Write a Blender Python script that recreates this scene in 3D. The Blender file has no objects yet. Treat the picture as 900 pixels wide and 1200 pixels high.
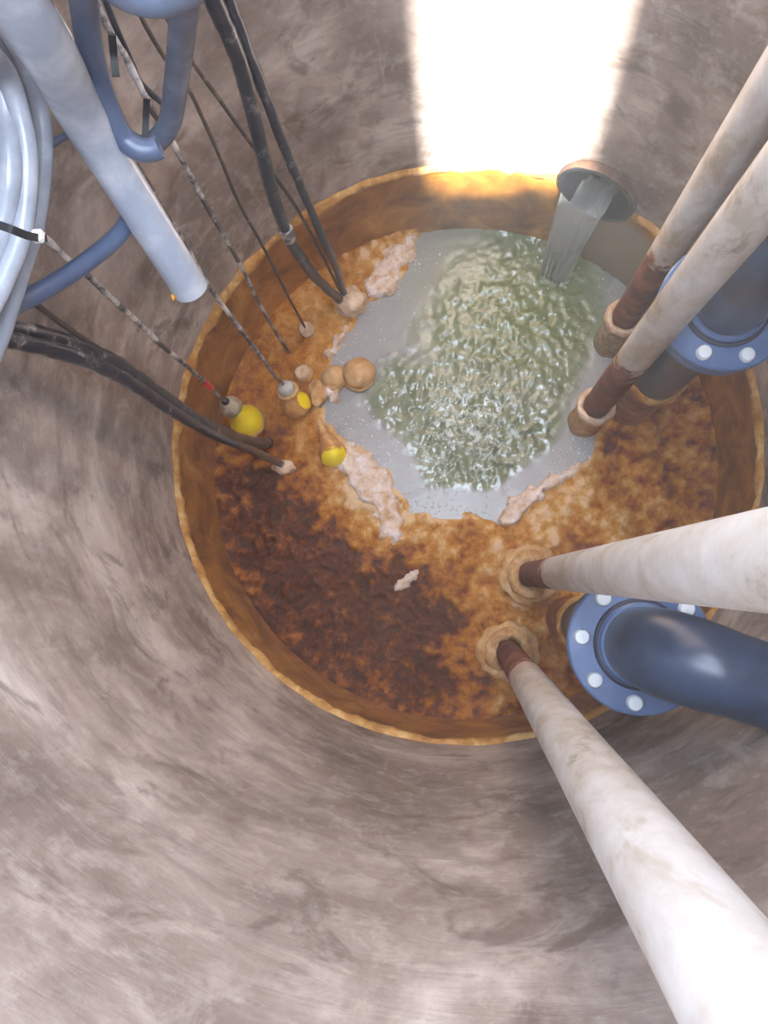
import bpy, bmesh, math, random
from mathutils import Vector, Matrix, Quaternion, noise
random.seed(7)
PI = math.pi
scene = bpy.context.scene
C = scene.collection

# ------------------------------------------------------------------ camera
cam_data = bpy.data.cameras.new('camera')
cam_data.lens = 27.0; cam_data.sensor_width = 36.0; cam_data.clip_start = 0.02
cam = bpy.data.objects.new('camera', cam_data); C.objects.link(cam)
cam.location = (0.0, -0.30, 2.05)
nadir = Vector((87 / 900, -78 / 900, -1)).normalized()      # straight down, seen in the camera's own axes
cam.rotation_mode = 'QUATERNION'
cam.rotation_quaternion = nadir.rotation_difference(Vector((0, 0, -1)))
scene.camera = cam

# ------------------------------------------------------------------ sky, sun, exposure
SUN_EL = math.radians(57)
world = bpy.data.worlds.new('sky'); scene.world = world; world.use_nodes = True
bg = world.node_tree.nodes['Background']
bg.inputs['Color'].default_value = (0.74, 0.84, 1.0, 1); bg.inputs['Strength'].default_value = 7.0
sun_data = bpy.data.lights.new('sun', 'SUN'); sun_data.energy = 34.0; sun_data.angle = math.radians(2.6)
sun_data.color = (1.0, 0.96, 0.9)
sun = bpy.data.objects.new('sun', sun_data); C.objects.link(sun); sun.location = (0, -3, 5)
sun.rotation_mode = 'QUATERNION'
sun.rotation_quaternion = Vector((0, math.cos(SUN_EL), -math.sin(SUN_EL))).to_track_quat('-Z', 'Y')
scene.view_settings.view_transform = 'Standard'; scene.view_settings.look = 'None'
scene.view_settings.gamma = 1.0; scene.view_settings.use_curve_mapping = False
scene.view_settings.exposure = 1.12

# ------------------------------------------------------------------ measured world coordinates (metres, water at z = 0)
R = 0.66          # inner radius of the shaft
TOP = 2.2         # underside of the cover slab
STAIN = 0.34      # old high-water line
PIPES = [(0.1257, -0.4851), (0.1845, -0.2886), (0.3323, 0.115), (0.4018, 0.328)]
FLANGES = [(0.2831, -0.4014, 0.8), (0.4497, 0.1572, 0.75)]
WATER_EDGE = [(-0.1112, 0.6549), (0.0585, 0.7872), (0.381, 0.772), (0.5776, 0.5608), (0.5384, 0.3286), (0.4492, 0.2845), (0.3954, 0.1473), (0.3444, 0.0224), (0.2661, -0.0337), (0.1763, -0.0967), (0.1087, -0.1508), (0.0255, -0.1369), (-0.072, -0.1366), (-0.1337, -0.1226), (-0.1707, -0.0578), (-0.194, -0.0019), (-0.2571, 0.0408), (-0.3043, 0.0837), (-0.3635, 0.1177), (-0.369, 0.1843), (-0.3301, 0.3271), (-0.2716, 0.4414), (-0.2007, 0.4804), (-0.1347, 0.5436)]
FOAMS = [[(-0.116, 0.6453), (-0.1088, 0.5864), (-0.1536, 0.5443), (-0.1723, 0.4795), (-0.248, 0.4649), (-0.2531, 0.5185), (-0.2247, 0.5468), (-0.2012, 0.6021), (-0.1586, 0.6372)], [(-0.316, 0.0768), (-0.2571, 0.0455), (-0.194, -0.0019), (-0.1614, -0.0764), (-0.1429, -0.157), (-0.1565, -0.2142), (-0.2071, -0.1959), (-0.2213, -0.1222), (-0.2679, -0.0873), (-0.3033, -0.0289), (-0.3272, 0.0182)], [(0.0862, -0.1508), (0.1428, -0.0897), (0.2328, -0.0334), (0.3444, 0.0224), (0.3037, -0.034), (0.2321, -0.0788), (0.1758, -0.1352), (0.1197, -0.1735)], [(-0.179, -0.3325), (-0.1608, -0.3052), (-0.1289, -0.2892), (-0.0994, -0.2823), (-0.1062, -0.3027), (-0.1426, -0.3232), (-0.1653, -0.3437)], [(-0.3577, 0.2366), (-0.3362, 0.2194), (-0.3126, 0.2261), (-0.3169, 0.1833), (-0.3452, 0.1743), (-0.3645, 0.2033)], [(-0.3704, 0.304), (-0.3375, 0.3562), (-0.2949, 0.3864), (-0.3089, 0.3458), (-0.3464, 0.2939)]]
FLOATS = {'yellow': [(-0.5685, 0.1211, 0.045), (-0.5883, 0.1445, 0.13)], 'mixed': [(-0.4352, 0.1679, 0.035), (-0.4491, 0.1987, 0.11)], 'cone': [(-0.3355, 0.0358, 0.022), (-0.3677, 0.1182, 0.055)], 'ball_a': [(-0.2677, 0.2532, 0.02)], 'ball_b': [(-0.3364, 0.2441, 0.015)]}
KNOBS = {'thin': (-0.4047, 0.3673, 0.06), 'pump': (-0.2879, 0.4497, 0.07), 'hollow': (-0.4186, 0.2585, 0.03), 'blob': (-0.3798, 0.2011, 0.02), 'red': (-0.6067, 0.1729, 0.33)}
PATHS = {'pump_a': [(-0.3115, 0.4452, 2.14), (-0.3115, 0.4452, 2.0204), (-0.3115, 0.4452, 1.7515), (-0.3115, 0.4452, 1.5594), (-0.3115, 0.4452, 1.4222), (-0.3115, 0.4452, 1.3242), (-0.3115, 0.4452, 1.2542), (-0.3115, 0.4452, 1.2042), (-0.3124, 0.4448, 1.1423), (-0.3117, 0.4451, 1.0534), (-0.3173, 0.4427, 0.9622), (-0.3384, 0.4333, 0.7747), (-0.3505, 0.4276, 0.6477), (-0.3569, 0.4245, 0.4645), (-0.3432, 0.4311, 0.2562), (-0.3124, 0.4448, 0.06)], 'pump_b': [(-0.2986, 0.4595, 2.14), (-0.2986, 0.4595, 2.0023), (-0.2986, 0.4595, 1.7334), (-0.2986, 0.4595, 1.5414), (-0.2986, 0.4595, 1.4042), (-0.2986, 0.4595, 1.3062), (-0.2986, 0.4595, 1.2362), (-0.2986, 0.4595, 1.1862), (-0.2984, 0.4596, 1.1149), (-0.3004, 0.4588, 1.0334), (-0.3003, 0.4588, 0.9364), (-0.3029, 0.4578, 0.7838), (-0.3014, 0.4584, 0.6599), (-0.3002, 0.4589, 0.4477), (-0.2966, 0.4603, 0.2595), (-0.301, 0.4586, 0.06)], 'pump2_a': [(-0.6425, 0.0276, 2.14), (-0.6425, 0.0276, 1.9734), (-0.6425, 0.0276, 1.7045), (-0.6425, 0.0276, 1.5124), (-0.6425, 0.0276, 1.3752), (-0.6425, 0.0276, 1.2772), (-0.6425, 0.0276, 1.2072), (-0.6425, 0.0276, 1.1572), (-0.6217, 0.0389, 1.0814), (-0.601, 0.0491, 1.0105), (-0.5812, 0.0567, 0.9073), (-0.5676, 0.0538, 0.7949), (-0.56, 0.0411, 0.6148), (-0.5492, 0.0337, 0.4128), (-0.5278, 0.0431, 0.1772), (-0.5022, 0.0574, 0.07)], 'pump2_b': [(-0.5842, -0.0186, 2.14), (-0.5842, -0.0186, 2.0677), (-0.5842, -0.0186, 1.7988), (-0.5842, -0.0186, 1.6067), (-0.5842, -0.0186, 1.4695), (-0.5842, -0.0186, 1.3715), (-0.5842, -0.0186, 1.3015), (-0.5842, -0.0186, 1.2515), (-0.5653, -0.0046, 1.1683), (-0.5482, 0.005, 1.0965), (-0.5322, 0.0117, 1.0026), (-0.5209, 0.0101, 0.8906), (-0.5146, -0.0001, 0.7219), (-0.505, -0.0047, 0.5216), (-0.4881, 0.0028, 0.2719), (-0.4737, 0.0058, 0.03)], 'wire_c3': [(-0.5768, 0.0786, 2.14), (-0.5768, 0.0786, 1.9906), (-0.5768, 0.0786, 1.7217), (-0.5768, 0.0786, 1.5296), (-0.5768, 0.0786, 1.3924), (-0.5768, 0.0786, 1.2944), (-0.5768, 0.0786, 1.2244), (-0.5768, 0.0786, 1.1744), (-0.5787, 0.0758, 1.0783), (-0.5814, 0.0716, 0.9754), (-0.5824, 0.07, 0.7973), (-0.5886, 0.06, 0.6095), (-0.5924, 0.0538, 0.3148), (-0.5895, 0.0587, 0.12)], 'yellow': [(-0.5704, 0.1672, 2.14), (-0.5704, 0.1672, 2.0574), (-0.5704, 0.1672, 1.7885), (-0.5704, 0.1672, 1.5964), (-0.5704, 0.1672, 1.4592), (-0.5704, 0.1672, 1.3612), (-0.5704, 0.1672, 1.2912), (-0.5704, 0.1672, 1.2412), (-0.5692, 0.1687, 1.1383), (-0.569, 0.169, 1.0723), (-0.5709, 0.1667, 1.0152), (-0.5702, 0.1675, 0.96), (-0.5731, 0.1639, 0.87), (-0.5764, 0.1598, 0.728), (-0.5797, 0.1556, 0.6172), (-0.5811, 0.1539, 0.4419), (-0.5864, 0.147, 0.2231), (-0.5883, 0.1445, 0.13)], 'mixed': [(-0.4177, 0.2924, 2.14), (-0.4177, 0.2924, 1.9024), (-0.4177, 0.2924, 1.7103), (-0.4177, 0.2924, 1.5731), (-0.4177, 0.2924, 1.4751), (-0.4177, 0.2924, 1.4051), (-0.4177, 0.2924, 1.3551), (-0.4247, 0.28, 1.24), (-0.4339, 0.2657, 1.1132), (-0.4398, 0.2535, 0.9855), (-0.4424, 0.2438, 0.8848), (-0.4491, 0.2304, 0.754), (-0.4508, 0.2211, 0.5919), (-0.452, 0.2121, 0.3909), (-0.4535, 0.2029, 0.2055), (-0.4491, 0.1987, 0.11)], 'rope4': [(-0.4005, 0.3587, 2.14), (-0.4005, 0.3587, 1.8668), (-0.4005, 0.3587, 1.6747), (-0.4005, 0.3587, 1.5375), (-0.4005, 0.3587, 1.4395), (-0.4005, 0.3587, 1.3695), (-0.4005, 0.3587, 1.3195), (-0.4072, 0.3546, 1.2708), (-0.4126, 0.3512, 1.2228), (-0.4131, 0.3509, 1.1718), (-0.4184, 0.3475, 1.109), (-0.421, 0.3458, 1.0462), (-0.4224, 0.3449, 0.9615), (-0.4304, 0.3395, 0.804), (-0.4378, 0.3345, 0.5848), (-0.4534, 0.3234, 0.3162), (-0.4619, 0.3172, 0.02)], 'thin6': [(-0.3755, 0.3834, 2.14), (-0.3755, 0.3834, 2.0927), (-0.3755, 0.3834, 1.8238), (-0.3755, 0.3834, 1.6317), (-0.3755, 0.3834, 1.4945), (-0.3755, 0.3834, 1.3965), (-0.3755, 0.3834, 1.3265), (-0.3755, 0.3834, 1.2765), (-0.3819, 0.3798, 1.1952), (-0.3804, 0.3807, 1.1151), (-0.3748, 0.3838, 1.056), (-0.377, 0.3825, 0.9873), (-0.3815, 0.3801, 0.8989), (-0.3918, 0.3742, 0.7408), (-0.3935, 0.3732, 0.5822), (-0.4002, 0.3692, 0.3278), (-0.405, 0.3663, 0.07)], 'thin10': [(-0.3818, 0.442, 2.14), (-0.3818, 0.442, 2.024), (-0.3818, 0.442, 1.755), (-0.3818, 0.442, 1.563), (-0.3818, 0.442, 1.4258), (-0.3818, 0.442, 1.3278), (-0.3818, 0.442, 1.2578), (-0.3818, 0.442, 1.2078), (-0.3817, 0.4398, 1.14), (-0.378, 0.4394, 1.0405), (-0.3667, 0.4428, 0.9325), (-0.3571, 0.4452, 0.846), (-0.3393, 0.4512, 0.6891), (-0.3255, 0.4551, 0.5444), (-0.3156, 0.4571, 0.3185), (-0.3087, 0.4577, 0.1)], 'dark9': [(-0.4094, 0.3824, 2.14), (-0.4094, 0.3824, 2.0847), (-0.4094, 0.3824, 1.8158), (-0.4094, 0.3824, 1.6237), (-0.4094, 0.3824, 1.4865), (-0.4094, 0.3824, 1.3885), (-0.4094, 0.3824, 1.3185), (-0.4094, 0.3824, 1.2685), (-0.418, 0.3772, 1.1947), (-0.4233, 0.3739, 1.1403), (-0.4277, 0.3711, 1.0945), (-0.4193, 0.3764, 1.0401), (-0.4104, 0.3818, 1.0)], 'conduit': [(-0.33, 0.125, 2.12), (-0.3674, 0.1804, 1.5), (-0.4159, 0.2089, 1.25), (-0.3852, 0.1177, 1.0)], 'hoseA': [(-0.2998, 0.1885, 2.12), (-0.2998, 0.1885, 2.0473), (-0.2998, 0.1885, 1.8552), (-0.2998, 0.1885, 1.718), (-0.2998, 0.1885, 1.62), (-0.2998, 0.1885, 1.55), (-0.2998, 0.1885, 1.5), (-0.3389, 0.2258, 1.42), (-0.3724, 0.2361, 1.34), (-0.3881, 0.2306, 1.28), (-0.3885, 0.2134, 1.235), (-0.374, 0.2017, 1.22), (-0.3585, 0.2017, 1.215), (-0.3482, 0.2054, 1.215)], 'hoseB': [(-0.2115, 0.1816, 2.12), (-0.2115, 0.1816, 2.0473), (-0.2115, 0.1816, 1.8552), (-0.2115, 0.1816, 1.718), (-0.2115, 0.1816, 1.62), (-0.2115, 0.1816, 1.55), (-0.2115, 0.1816, 1.5), (-0.243, 0.2188, 1.42), (-0.2809, 0.2466, 1.33), (-0.3207, 0.2633, 1.24), (-0.3547, 0.2653, 1.17), (-0.3831, 0.259, 1.14), (-0.4089, 0.2582, 1.13), (-0.4241, 0.2659, 1.13)], 'coil': [(-0.1998, 0.0731, 1.7), (-0.2132, 0.0762, 1.65), (-0.2134, 0.0817, 1.61), (-0.1949, 0.0804, 1.6), (-0.1712, 0.0774, 1.61), (-0.1412, 0.0703, 1.65), (-0.1169, 0.0606, 1.7)], 'H1': [(-0.4526, 0.2172, 2.12), (-0.4526, 0.2172, 1.9673), (-0.4526, 0.2172, 1.7752), (-0.4526, 0.2172, 1.638), (-0.4526, 0.2172, 1.54), (-0.4526, 0.2172, 1.47), (-0.4526, 0.2172, 1.42), (-0.4658, 0.2186, 1.36), (-0.4662, 0.1835, 1.33), (-0.4657, 0.124, 1.32), (-0.4851, 0.074, 1.3), (-0.5051, 0.0134, 1.3), (-0.5167, -0.0609, 1.33)], 'H2': [(-0.4343, 0.1866, 2.12), (-0.4343, 0.1866, 1.9673), (-0.4343, 0.1866, 1.7752), (-0.4343, 0.1866, 1.638), (-0.4343, 0.1866, 1.54), (-0.4343, 0.1866, 1.47), (-0.4343, 0.1866, 1.42), (-0.4505, 0.2032, 1.36), (-0.453, 0.1828, 1.33), (-0.4536, 0.1431, 1.31), (-0.4671, 0.0779, 1.29), (-0.4848, 0.0214, 1.29), (-0.5031, -0.0458, 1.31), (-0.511, -0.1045, 1.36)], 'H3': [(-0.4323, 0.2312, 2.12), (-0.4323, 0.2312, 1.9473), (-0.4323, 0.2312, 1.7552), (-0.4323, 0.2312, 1.618), (-0.4323, 0.2312, 1.52), (-0.4323, 0.2312, 1.45), (-0.4323, 0.2312, 1.4), (-0.448, 0.234, 1.33), (-0.4607, 0.2199, 1.28), (-0.4649, 0.1721, 1.26), (-0.4766, 0.1022, 1.25), (-0.4939, 0.062, 1.24), (-0.5071, 0.0151, 1.24), (-0.5183, -0.0456, 1.25), (-0.5155, -0.1159, 1.3)], 'H4': [(-0.5003, 0.2774, 2.12), (-0.5003, 0.2774, 1.8873), (-0.5003, 0.2774, 1.6952), (-0.5003, 0.2774, 1.558), (-0.5003, 0.2774, 1.46), (-0.5003, 0.2774, 1.39), (-0.5003, 0.2774, 1.34), (-0.5122, 0.2874, 1.27), (-0.519, 0.2779, 1.22), (-0.5132, 0.2304, 1.2), (-0.5177, 0.1543, 1.19), (-0.5256, 0.0748, 1.2), (-0.5425, 0.0225, 1.2), (-0.5372, -0.0549, 1.25)], 'H5': [(-0.4693, 0.3474, 2.12), (-0.4693, 0.3474, 1.8973), (-0.4693, 0.3474, 1.7052), (-0.4693, 0.3474, 1.568), (-0.4693, 0.3474, 1.47), (-0.4693, 0.3474, 1.4), (-0.4693, 0.3474, 1.35), (-0.4851, 0.358, 1.28), (-0.4923, 0.3537, 1.2), (-0.4874, 0.3377, 1.13), (-0.4617, 0.2925, 1.08), (-0.4376, 0.2278, 1.08), (-0.441, 0.1654, 1.1), (-0.4693, 0.1112, 1.13), (-0.504, 0.0654, 1.16), (-0.5307, 0.0243, 1.2), (-0.533, -0.0092, 1.26), (-0.5128, -0.0429, 1.35)], 'tie': [(-0.4606, 0.0535, 1.345), (-0.4449, 0.0475, 1.345), (-0.4423, 0.0517, 1.322), (-0.45, 0.0662, 1.285), (-0.4519, 0.0731, 1.27)], 'strapA': [(-0.37, 0.2843, 1.3), (-0.382, 0.2851, 1.27), (-0.3829, 0.2638, 1.26)], 'strapB': [(-0.3723, 0.2758, 1.2), (-0.3813, 0.265, 1.18), (-0.386, 0.247, 1.17)], 'back8': [(-0.5537, 0.2333, 1.15), (-0.535, 0.2753, 1.12), (-0.5251, 0.2987, 1.1), (-0.4973, 0.329, 1.08)]}
TONES = [(-0.502, -0.1444, 0.171, -0.25), (-0.4285, -0.3293, 0.182, -0.28), (-0.2425, -0.4413, 0.205, -0.28), (-0.0835, -0.3499, 0.171, -0.16), (-0.0725, -0.5505, 0.102, -0.22), (-0.5757, -0.0266, 0.114, -0.12), (-0.3131, -0.2372, 0.137, -0.08), (0.2303, -0.2141, 0.296, 0.06), (-0.2678, -0.0989, 0.125, 0.34), (-0.1291, -0.1685, 0.091, 0.25), (0.2321, -0.0788, 0.114, 0.16), (0.0521, -0.2142, 0.137, 0.1), (-0.2727, 0.5926, 0.205, 0.16), (-0.559, 0.3572, 0.251, 0.02), (0.4975, 0.0094, 0.273, 0.02), (0.6898, -0.0373, 0.159, -0.1), (0.1181, -0.3486, 0.137, 0.12), (0.0837, -0.482, 0.114, 0.1), (-0.2219, -0.0063, 0.137, 0.3), (-0.2698, 0.1825, 0.137, 0.2), (-0.3666, 0.4006, 0.114, 0.12), (-0.0393, -0.6817, 0.137, 0.05), (0.3628, -0.1695, 0.137, 0.08)]
CHURN = [(0.0539, 0.0603, 0.251, 1.0), (0.1471, 0.3388, 0.251, 0.8), (-0.1295, 0.1799, 0.137, 0.7), (0.2411, 0.5734, 0.159, 0.9), (-0.0362, 0.5112, 0.137, 0.35)]

# ------------------------------------------------------------------ materials
def lin(c):
    def f(v):
        v /= 255.0
        return v / 12.92 if v <= 0.04045 else ((v + 0.055) / 1.055) ** 2.4
    return (f(c[0]), f(c[1]), f(c[2]), 1.0)

class NT:
    def __init__(s, name):
        s.m = bpy.data.materials.new(name); s.m.use_nodes = True
        s.t = s.m.node_tree; s.b = s.t.nodes['Principled BSDF']; s._tc = None
    def n(s, kind, **kw):
        o = s.t.nodes.new(kind)
        for k, v in kw.items(): setattr(o, k, v)
        return o
    def link(s, a, b): s.t.links.new(a, b)
    def put(s, sock, v):
        if hasattr(v, 'is_linked'): s.link(v, sock)
        else: sock.default_value = v
    def obj(s):
        if s._tc is None: s._tc = s.n('ShaderNodeTexCoord')
        return s._tc.outputs['Object']
    def scaled(s, sc):
        mp = s.n('ShaderNodeMapping'); mp.inputs['Scale'].default_value = sc
        s.link(s.obj(), mp.inputs['Vector']); return mp.outputs['Vector']
    def noise(s, scale, detail=4, rough=0.55, vec=None, dist=0.0):
        o = s.n('ShaderNodeTexNoise'); o.inputs['Scale'].default_value = scale
        o.inputs['Detail'].default_value = detail; o.inputs['Roughness'].default_value = rough
        o.inputs['Distortion'].default_value = dist
        s.link(vec if vec is not None else s.obj(), o.inputs['Vector']); return o.outputs['Fac']
    def ramp(s, fac, stops):
        o = s.n('ShaderNodeValToRGB'); e = o.color_ramp.elements
        while len(e) < len(stops): e.new(0.5)
        for i, (p, c) in enumerate(stops):
            e[i].position = p; e[i].color = c if len(c) == 4 else (*c, 1)
        s.link(fac, o.inputs['Fac']); return o.outputs['Color']
    def mix(s, fac, a, b, mode='MIX'):
        o = s.n('ShaderNodeMix', data_type='RGBA', blend_type=mode)
        s.put(o.inputs[0], fac); s.put(o.inputs[6], a); s.put(o.inputs[7], b)
        return o.outputs[2]
    def math(s, op, a, b=0.0, clamp=False):
        o = s.n('ShaderNodeMath', operation=op, use_clamp=clamp)
        s.put(o.inputs[0], a); s.put(o.inputs[1], b); return o.outputs[0]
    def step(s, v, lo, hi, a=0.0, b=1.0):
        o = s.n('ShaderNodeMapRange', interpolation_type='SMOOTHSTEP')
        s.put(o.inputs[0], v); o.inputs[1].default_value = lo; o.inputs[2].default_value = hi
        o.inputs[3].default_value = a; o.inputs[4].default_value = b; return o.outputs[0]
    def xyz(s):
        o = s.n('ShaderNodeSeparateXYZ'); s.link(s.obj(), o.inputs[0]); return o.outputs
    def near(s, p, r0, r1):                      # 1 close to a point, 0 far from it
        o = s.n('ShaderNodeVectorMath', operation='DISTANCE'); s.link(s.obj(), o.inputs[0])
        o.inputs[1].default_value = p; return s.step(o.outputs['Value'], r0, r1, 1.0, 0.0)
    def attr(s, name):
        o = s.n('ShaderNodeAttribute', attribute_name=name); return o.outputs['Fac']
    def bump(s, h, strength=0.3, dist=0.01):
        o = s.n('ShaderNodeBump'); o.inputs['Strength'].default_value = strength
        o.inputs['Distance'].default_value = dist; s.link(h, o.inputs['Height'])
        s.link(o.outputs['Normal'], s.b.inputs['Normal'])
    def out(s, color=None, rough=None, metal=None, spec=None):
        if color is not None: s.put(s.b.inputs['Base Color'], color)
        if rough is not None: s.put(s.b.inputs['Roughness'], rough)
        if metal is not None: s.put(s.b.inputs['Metallic'], metal)
        if spec is not None: s.put(s.b.inputs['Specular IOR Level'], spec)
        return s.m

def mat_concrete():
    t = NT('concrete_shaft'); z = t.xyz()[2]
    blot = t.noise(3.2, 6, 0.62, dist=0.6)
    base = t.ramp(blot, [(0.3, lin((112, 98, 91))), (0.45, lin((146, 130, 121))), (0.56, lin((172, 157, 148))), (0.7, lin((214, 203, 194)))])
    streak = t.noise(5.0, 5, 0.6, t.scaled((0.9, 0.9, 5.0)), dist=0.5)
    base = t.mix(t.step(streak, 0.5, 0.75, 0, 0.4), base, lin((104, 92, 88)))
    grain = t.noise(42, 5, 0.7)
    base = t.mix(t.step(grain, 0.5, 0.75, 0, 0.28), base, lin((208, 200, 188)))
    mott = t.noise(15, 5, 0.65, dist=0.6)
    base = t.mix(t.step(mott, 0.5, 0.66, 0, 0.3), base, lin((210, 197, 188)))
    base = t.mix(t.step(mott, 0.47, 0.34, 0, 0.3), base, lin((114, 101, 96)))
    drip = t.noise(9.0, 4, 0.6, t.scaled((3.0, 3.0, 0.5)))
    base = t.mix(t.step(drip, 0.62, 0.78, 0, 0.4), base, lin((196, 184, 174)))
    dirt = t.noise(7.5, 5, 0.66, dist=1.0)
    base = t.mix(t.step(dirt, 0.52, 0.68, 0, 0.6), base, lin((98, 82, 74)))
    # old waterline: everything under it is stained by iron and grease
    wob = t.math('MULTIPLY_ADD', t.noise(16, 4, 0.6), 0.05)
    wob.node.inputs[2].default_value = -0.025
    zz = t.math('ADD', z, wob)
    st_n = t.noise(9, 6, 0.65, t.scaled((1, 1, 0.8)), dist=0.7)
    stain = t.ramp(st_n, [(0.3, lin((112, 70, 22))), (0.45, lin((152, 100, 32))), (0.58, lin((180, 126, 48))), (0.75, lin((204, 158, 84)))])
    band = t.step(zz, 0.295, 0.325)
    stain = t.mix(t.math('MULTIPLY', band, 0.75), stain, lin((206, 158, 92)))
    clean = t.near((0.40, 0.52, 0.12), 0.12, 0.21)
    stain = t.mix(t.math('MULTIPLY', clean, 0.9), stain, lin((150, 142, 124)))
    col = t.mix(t.step(zz, 0.333, 0.345), stain, base)
    t.bump(t.math('ADD', t.math('MULTIPLY', grain, 0.35), streak), 0.35, 0.006)
    return t.out(col, t.step(zz, 0.3, 0.4, 0.55, 0.8), spec=0.35)

def mat_rail():
    t = NT('galvanised_rail'); z = t.xyz()[2]
    n1 = t.noise(13, 6, 0.7, t.scaled((1.4, 1.4, 0.8)), dist=0.25)
    col = t.ramp(n1, [(0.3, lin((138, 126, 110))), (0.42, lin((184, 175, 166))), (0.56, lin((196, 191, 187))), (0.75, lin((210, 208, 206)))])
    n2 = t.noise(17, 5, 0.6, t.scaled((1, 1, 0.5)), dist=0.5)
    col = t.mix(t.step(n2, 0.54, 0.66, 0, 0.6), col, lin((158, 146, 124)))
    low = t.math('MULTIPLY', t.step(z, 0.7, 1.3, 1, 0), t.step(n1, 0.4, 0.6, 0.8, 0.1))
    col = t.mix(t.math('MULTIPLY', low, 0.5), col, lin((170, 152, 130)))
    edge = t.math('ADD', z, t.math('MULTIPLY', t.math('SUBTRACT', t.noise(24, 5, 0.65), 0.5), 0.42))
    rust = t.ramp(t.noise(16, 5, 0.65), [(0.3, lin((84, 46, 34))), (0.5, lin((112, 62, 44))), (0.62, lin((134, 78, 54))), (0.8, lin((160, 106, 74)))])
    k = t.step(edge, 0.54, 0.61, 1, 0)
    halo = t.step(edge, 0.56, 0.68, 0.5, 0)
    col = t.mix(halo, col, lin((186, 142, 104)))
    col = t.mix(k, col, rust)
    t.bump(t.noise(60, 4, 0.6), 0.15, 0.003)
    return t.out(col, t.math('ADD', t.math('MULTIPLY', k, 0.25), 0.5), spec=0.4)

def mat_crust(name, stops, sc=26):
    t = NT(name)
    col = t.ramp(t.noise(sc, 6, 0.68, dist=0.4), stops)
    t.bump(t.noise(sc * 2.4, 5, 0.7), 0.6, 0.006)
    return t.out(col, 0.62, spec=0.35)

def mat_paint(name, c0, c1, rough=0.32):
    t = NT(name)
    col = t.mix(t.step(t.noise(11, 5, 0.6), 0.4, 0.68), lin(c0), lin(c1))
    t.bump(t.noise(45, 3, 0.5), 0.06, 0.002)
    return t.out(col, rough, spec=0.55)

def mat_discharge():
    t = NT('blue_epoxy_pipe'); z = t.xyz()[2]
    col = t.mix(t.step(t.noise(12, 5, 0.6), 0.4, 0.66), lin((42, 55, 78)), lin((57, 74, 102)))
    wet = t.math('ADD', z, t.math('MULTIPLY', t.math('SUBTRACT', t.noise(18, 4), 0.5), 0.06))
    crust = t.ramp(t.noise(22, 5, 0.66), [(0.32, lin((110, 66, 26))), (0.55, lin((158, 104, 48))), (0.75, lin((190, 146, 92)))])
    col = t.mix(t.step(wet, 0.29, 0.31, 1, 0), col, crust)
    return t.out(col, t.step(wet, 0.28, 0.32, 0.65, 0.3), spec=0.55)

def mat_cable(name, dark, pale, lo, hi, sc=30, rough=0.38):
    t = NT(name); z = t.xyz()[2]
    n = t.noise(sc, 5, 0.66)
    col = t.mix(t.step(n, lo, hi), lin(dark), lin(pale))
    brown = t.step(t.math('ADD', z, t.math('MULTIPLY', n, 0.1)), 0.3, 0.5, 1, 0)
    col = t.mix(t.math('MULTIPLY', brown, 0.55), col, lin((112, 76, 46)))
    t.bump(t.noise(sc * 2, 4, 0.6), 0.35, 0.003)
    return t.out(col, rough, spec=0.5)

def mat_scum():
    t = NT('scum'); tone = t.attr('tone')
    f = t.math('SUBTRACT', t.noise(30, 6, 0.66, dist=0.9), 0.5)
    g = t.math('SUBTRACT', t.noise(130, 4, 0.7), 0.5)
    v = t.math('ADD', tone, t.math('MULTIPLY', f, 0.75)); v = t.math('ADD', v, t.math('MULTIPLY', g, 0.3))
    col = t.ramp(v, [(0.0, lin((50, 18, 4))), (0.2, lin((96, 44, 8))), (0.36, lin((148, 84, 18))), (0.52, lin((182, 118, 36))), (0.68, lin((204, 150, 76))), (0.86, lin((228, 192, 146)))])
    t.bump(t.noise(85, 5, 0.7), 0.7, 0.008)
    return t.out(col, t.step(v, 0.1, 0.7, 0.4, 0.6), spec=0.3)

def mat_water():
    t = NT('murky_water')
    ch = t.attr('churn')
    n = t.noise(9, 5, 0.6, dist=1.2)
    col = t.ramp(n, [(0.3, lin((98, 106, 78))), (0.5, lin((124, 130, 104))), (0.7, lin((150, 154, 130)))])
    calm = t.attr('calm')
    col = t.mix(t.math('MULTIPLY', calm, 0.85), col, lin((160, 156, 158)))
    wh = t.near((0.03, 0.12, 0), 0.04, 0.22)
    gt = t.near((0.12, 0.5, 0), 0.12, 0.36)
    col = t.mix(t.math('MULTIPLY', gt, 0.6), col, lin((122, 132, 98)))
    fo = t.step(t.math('ADD', t.noise(34, 6, 0.7, dist=1.5), t.math('MULTIPLY', wh, 0.12)), 0.6, 0.7)  # churned foam, with extra white near the middle painted in for glints
    gr = t.near((0.22, 0.42, 0), 0.04, 0.24)
    col = t.mix(t.math('MULTIPLY', gr, 0.6), col, lin((104, 114, 66)))
    col = t.mix(t.math('MULTIPLY', t.math('MULTIPLY', fo, ch), 0.75), col, lin((218, 226, 222)))
    t.bump(t.math('MULTIPLY', t.noise(60, 3, 0.5, dist=0.6), t.math('ADD', t.math('MULTIPLY', ch, 0.9), 0.1)), 0.4, 0.008)
    return t.out(col, t.math('ADD', t.math('MULTIPLY', calm, 0.26), 0.07), spec=0.65)

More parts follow.
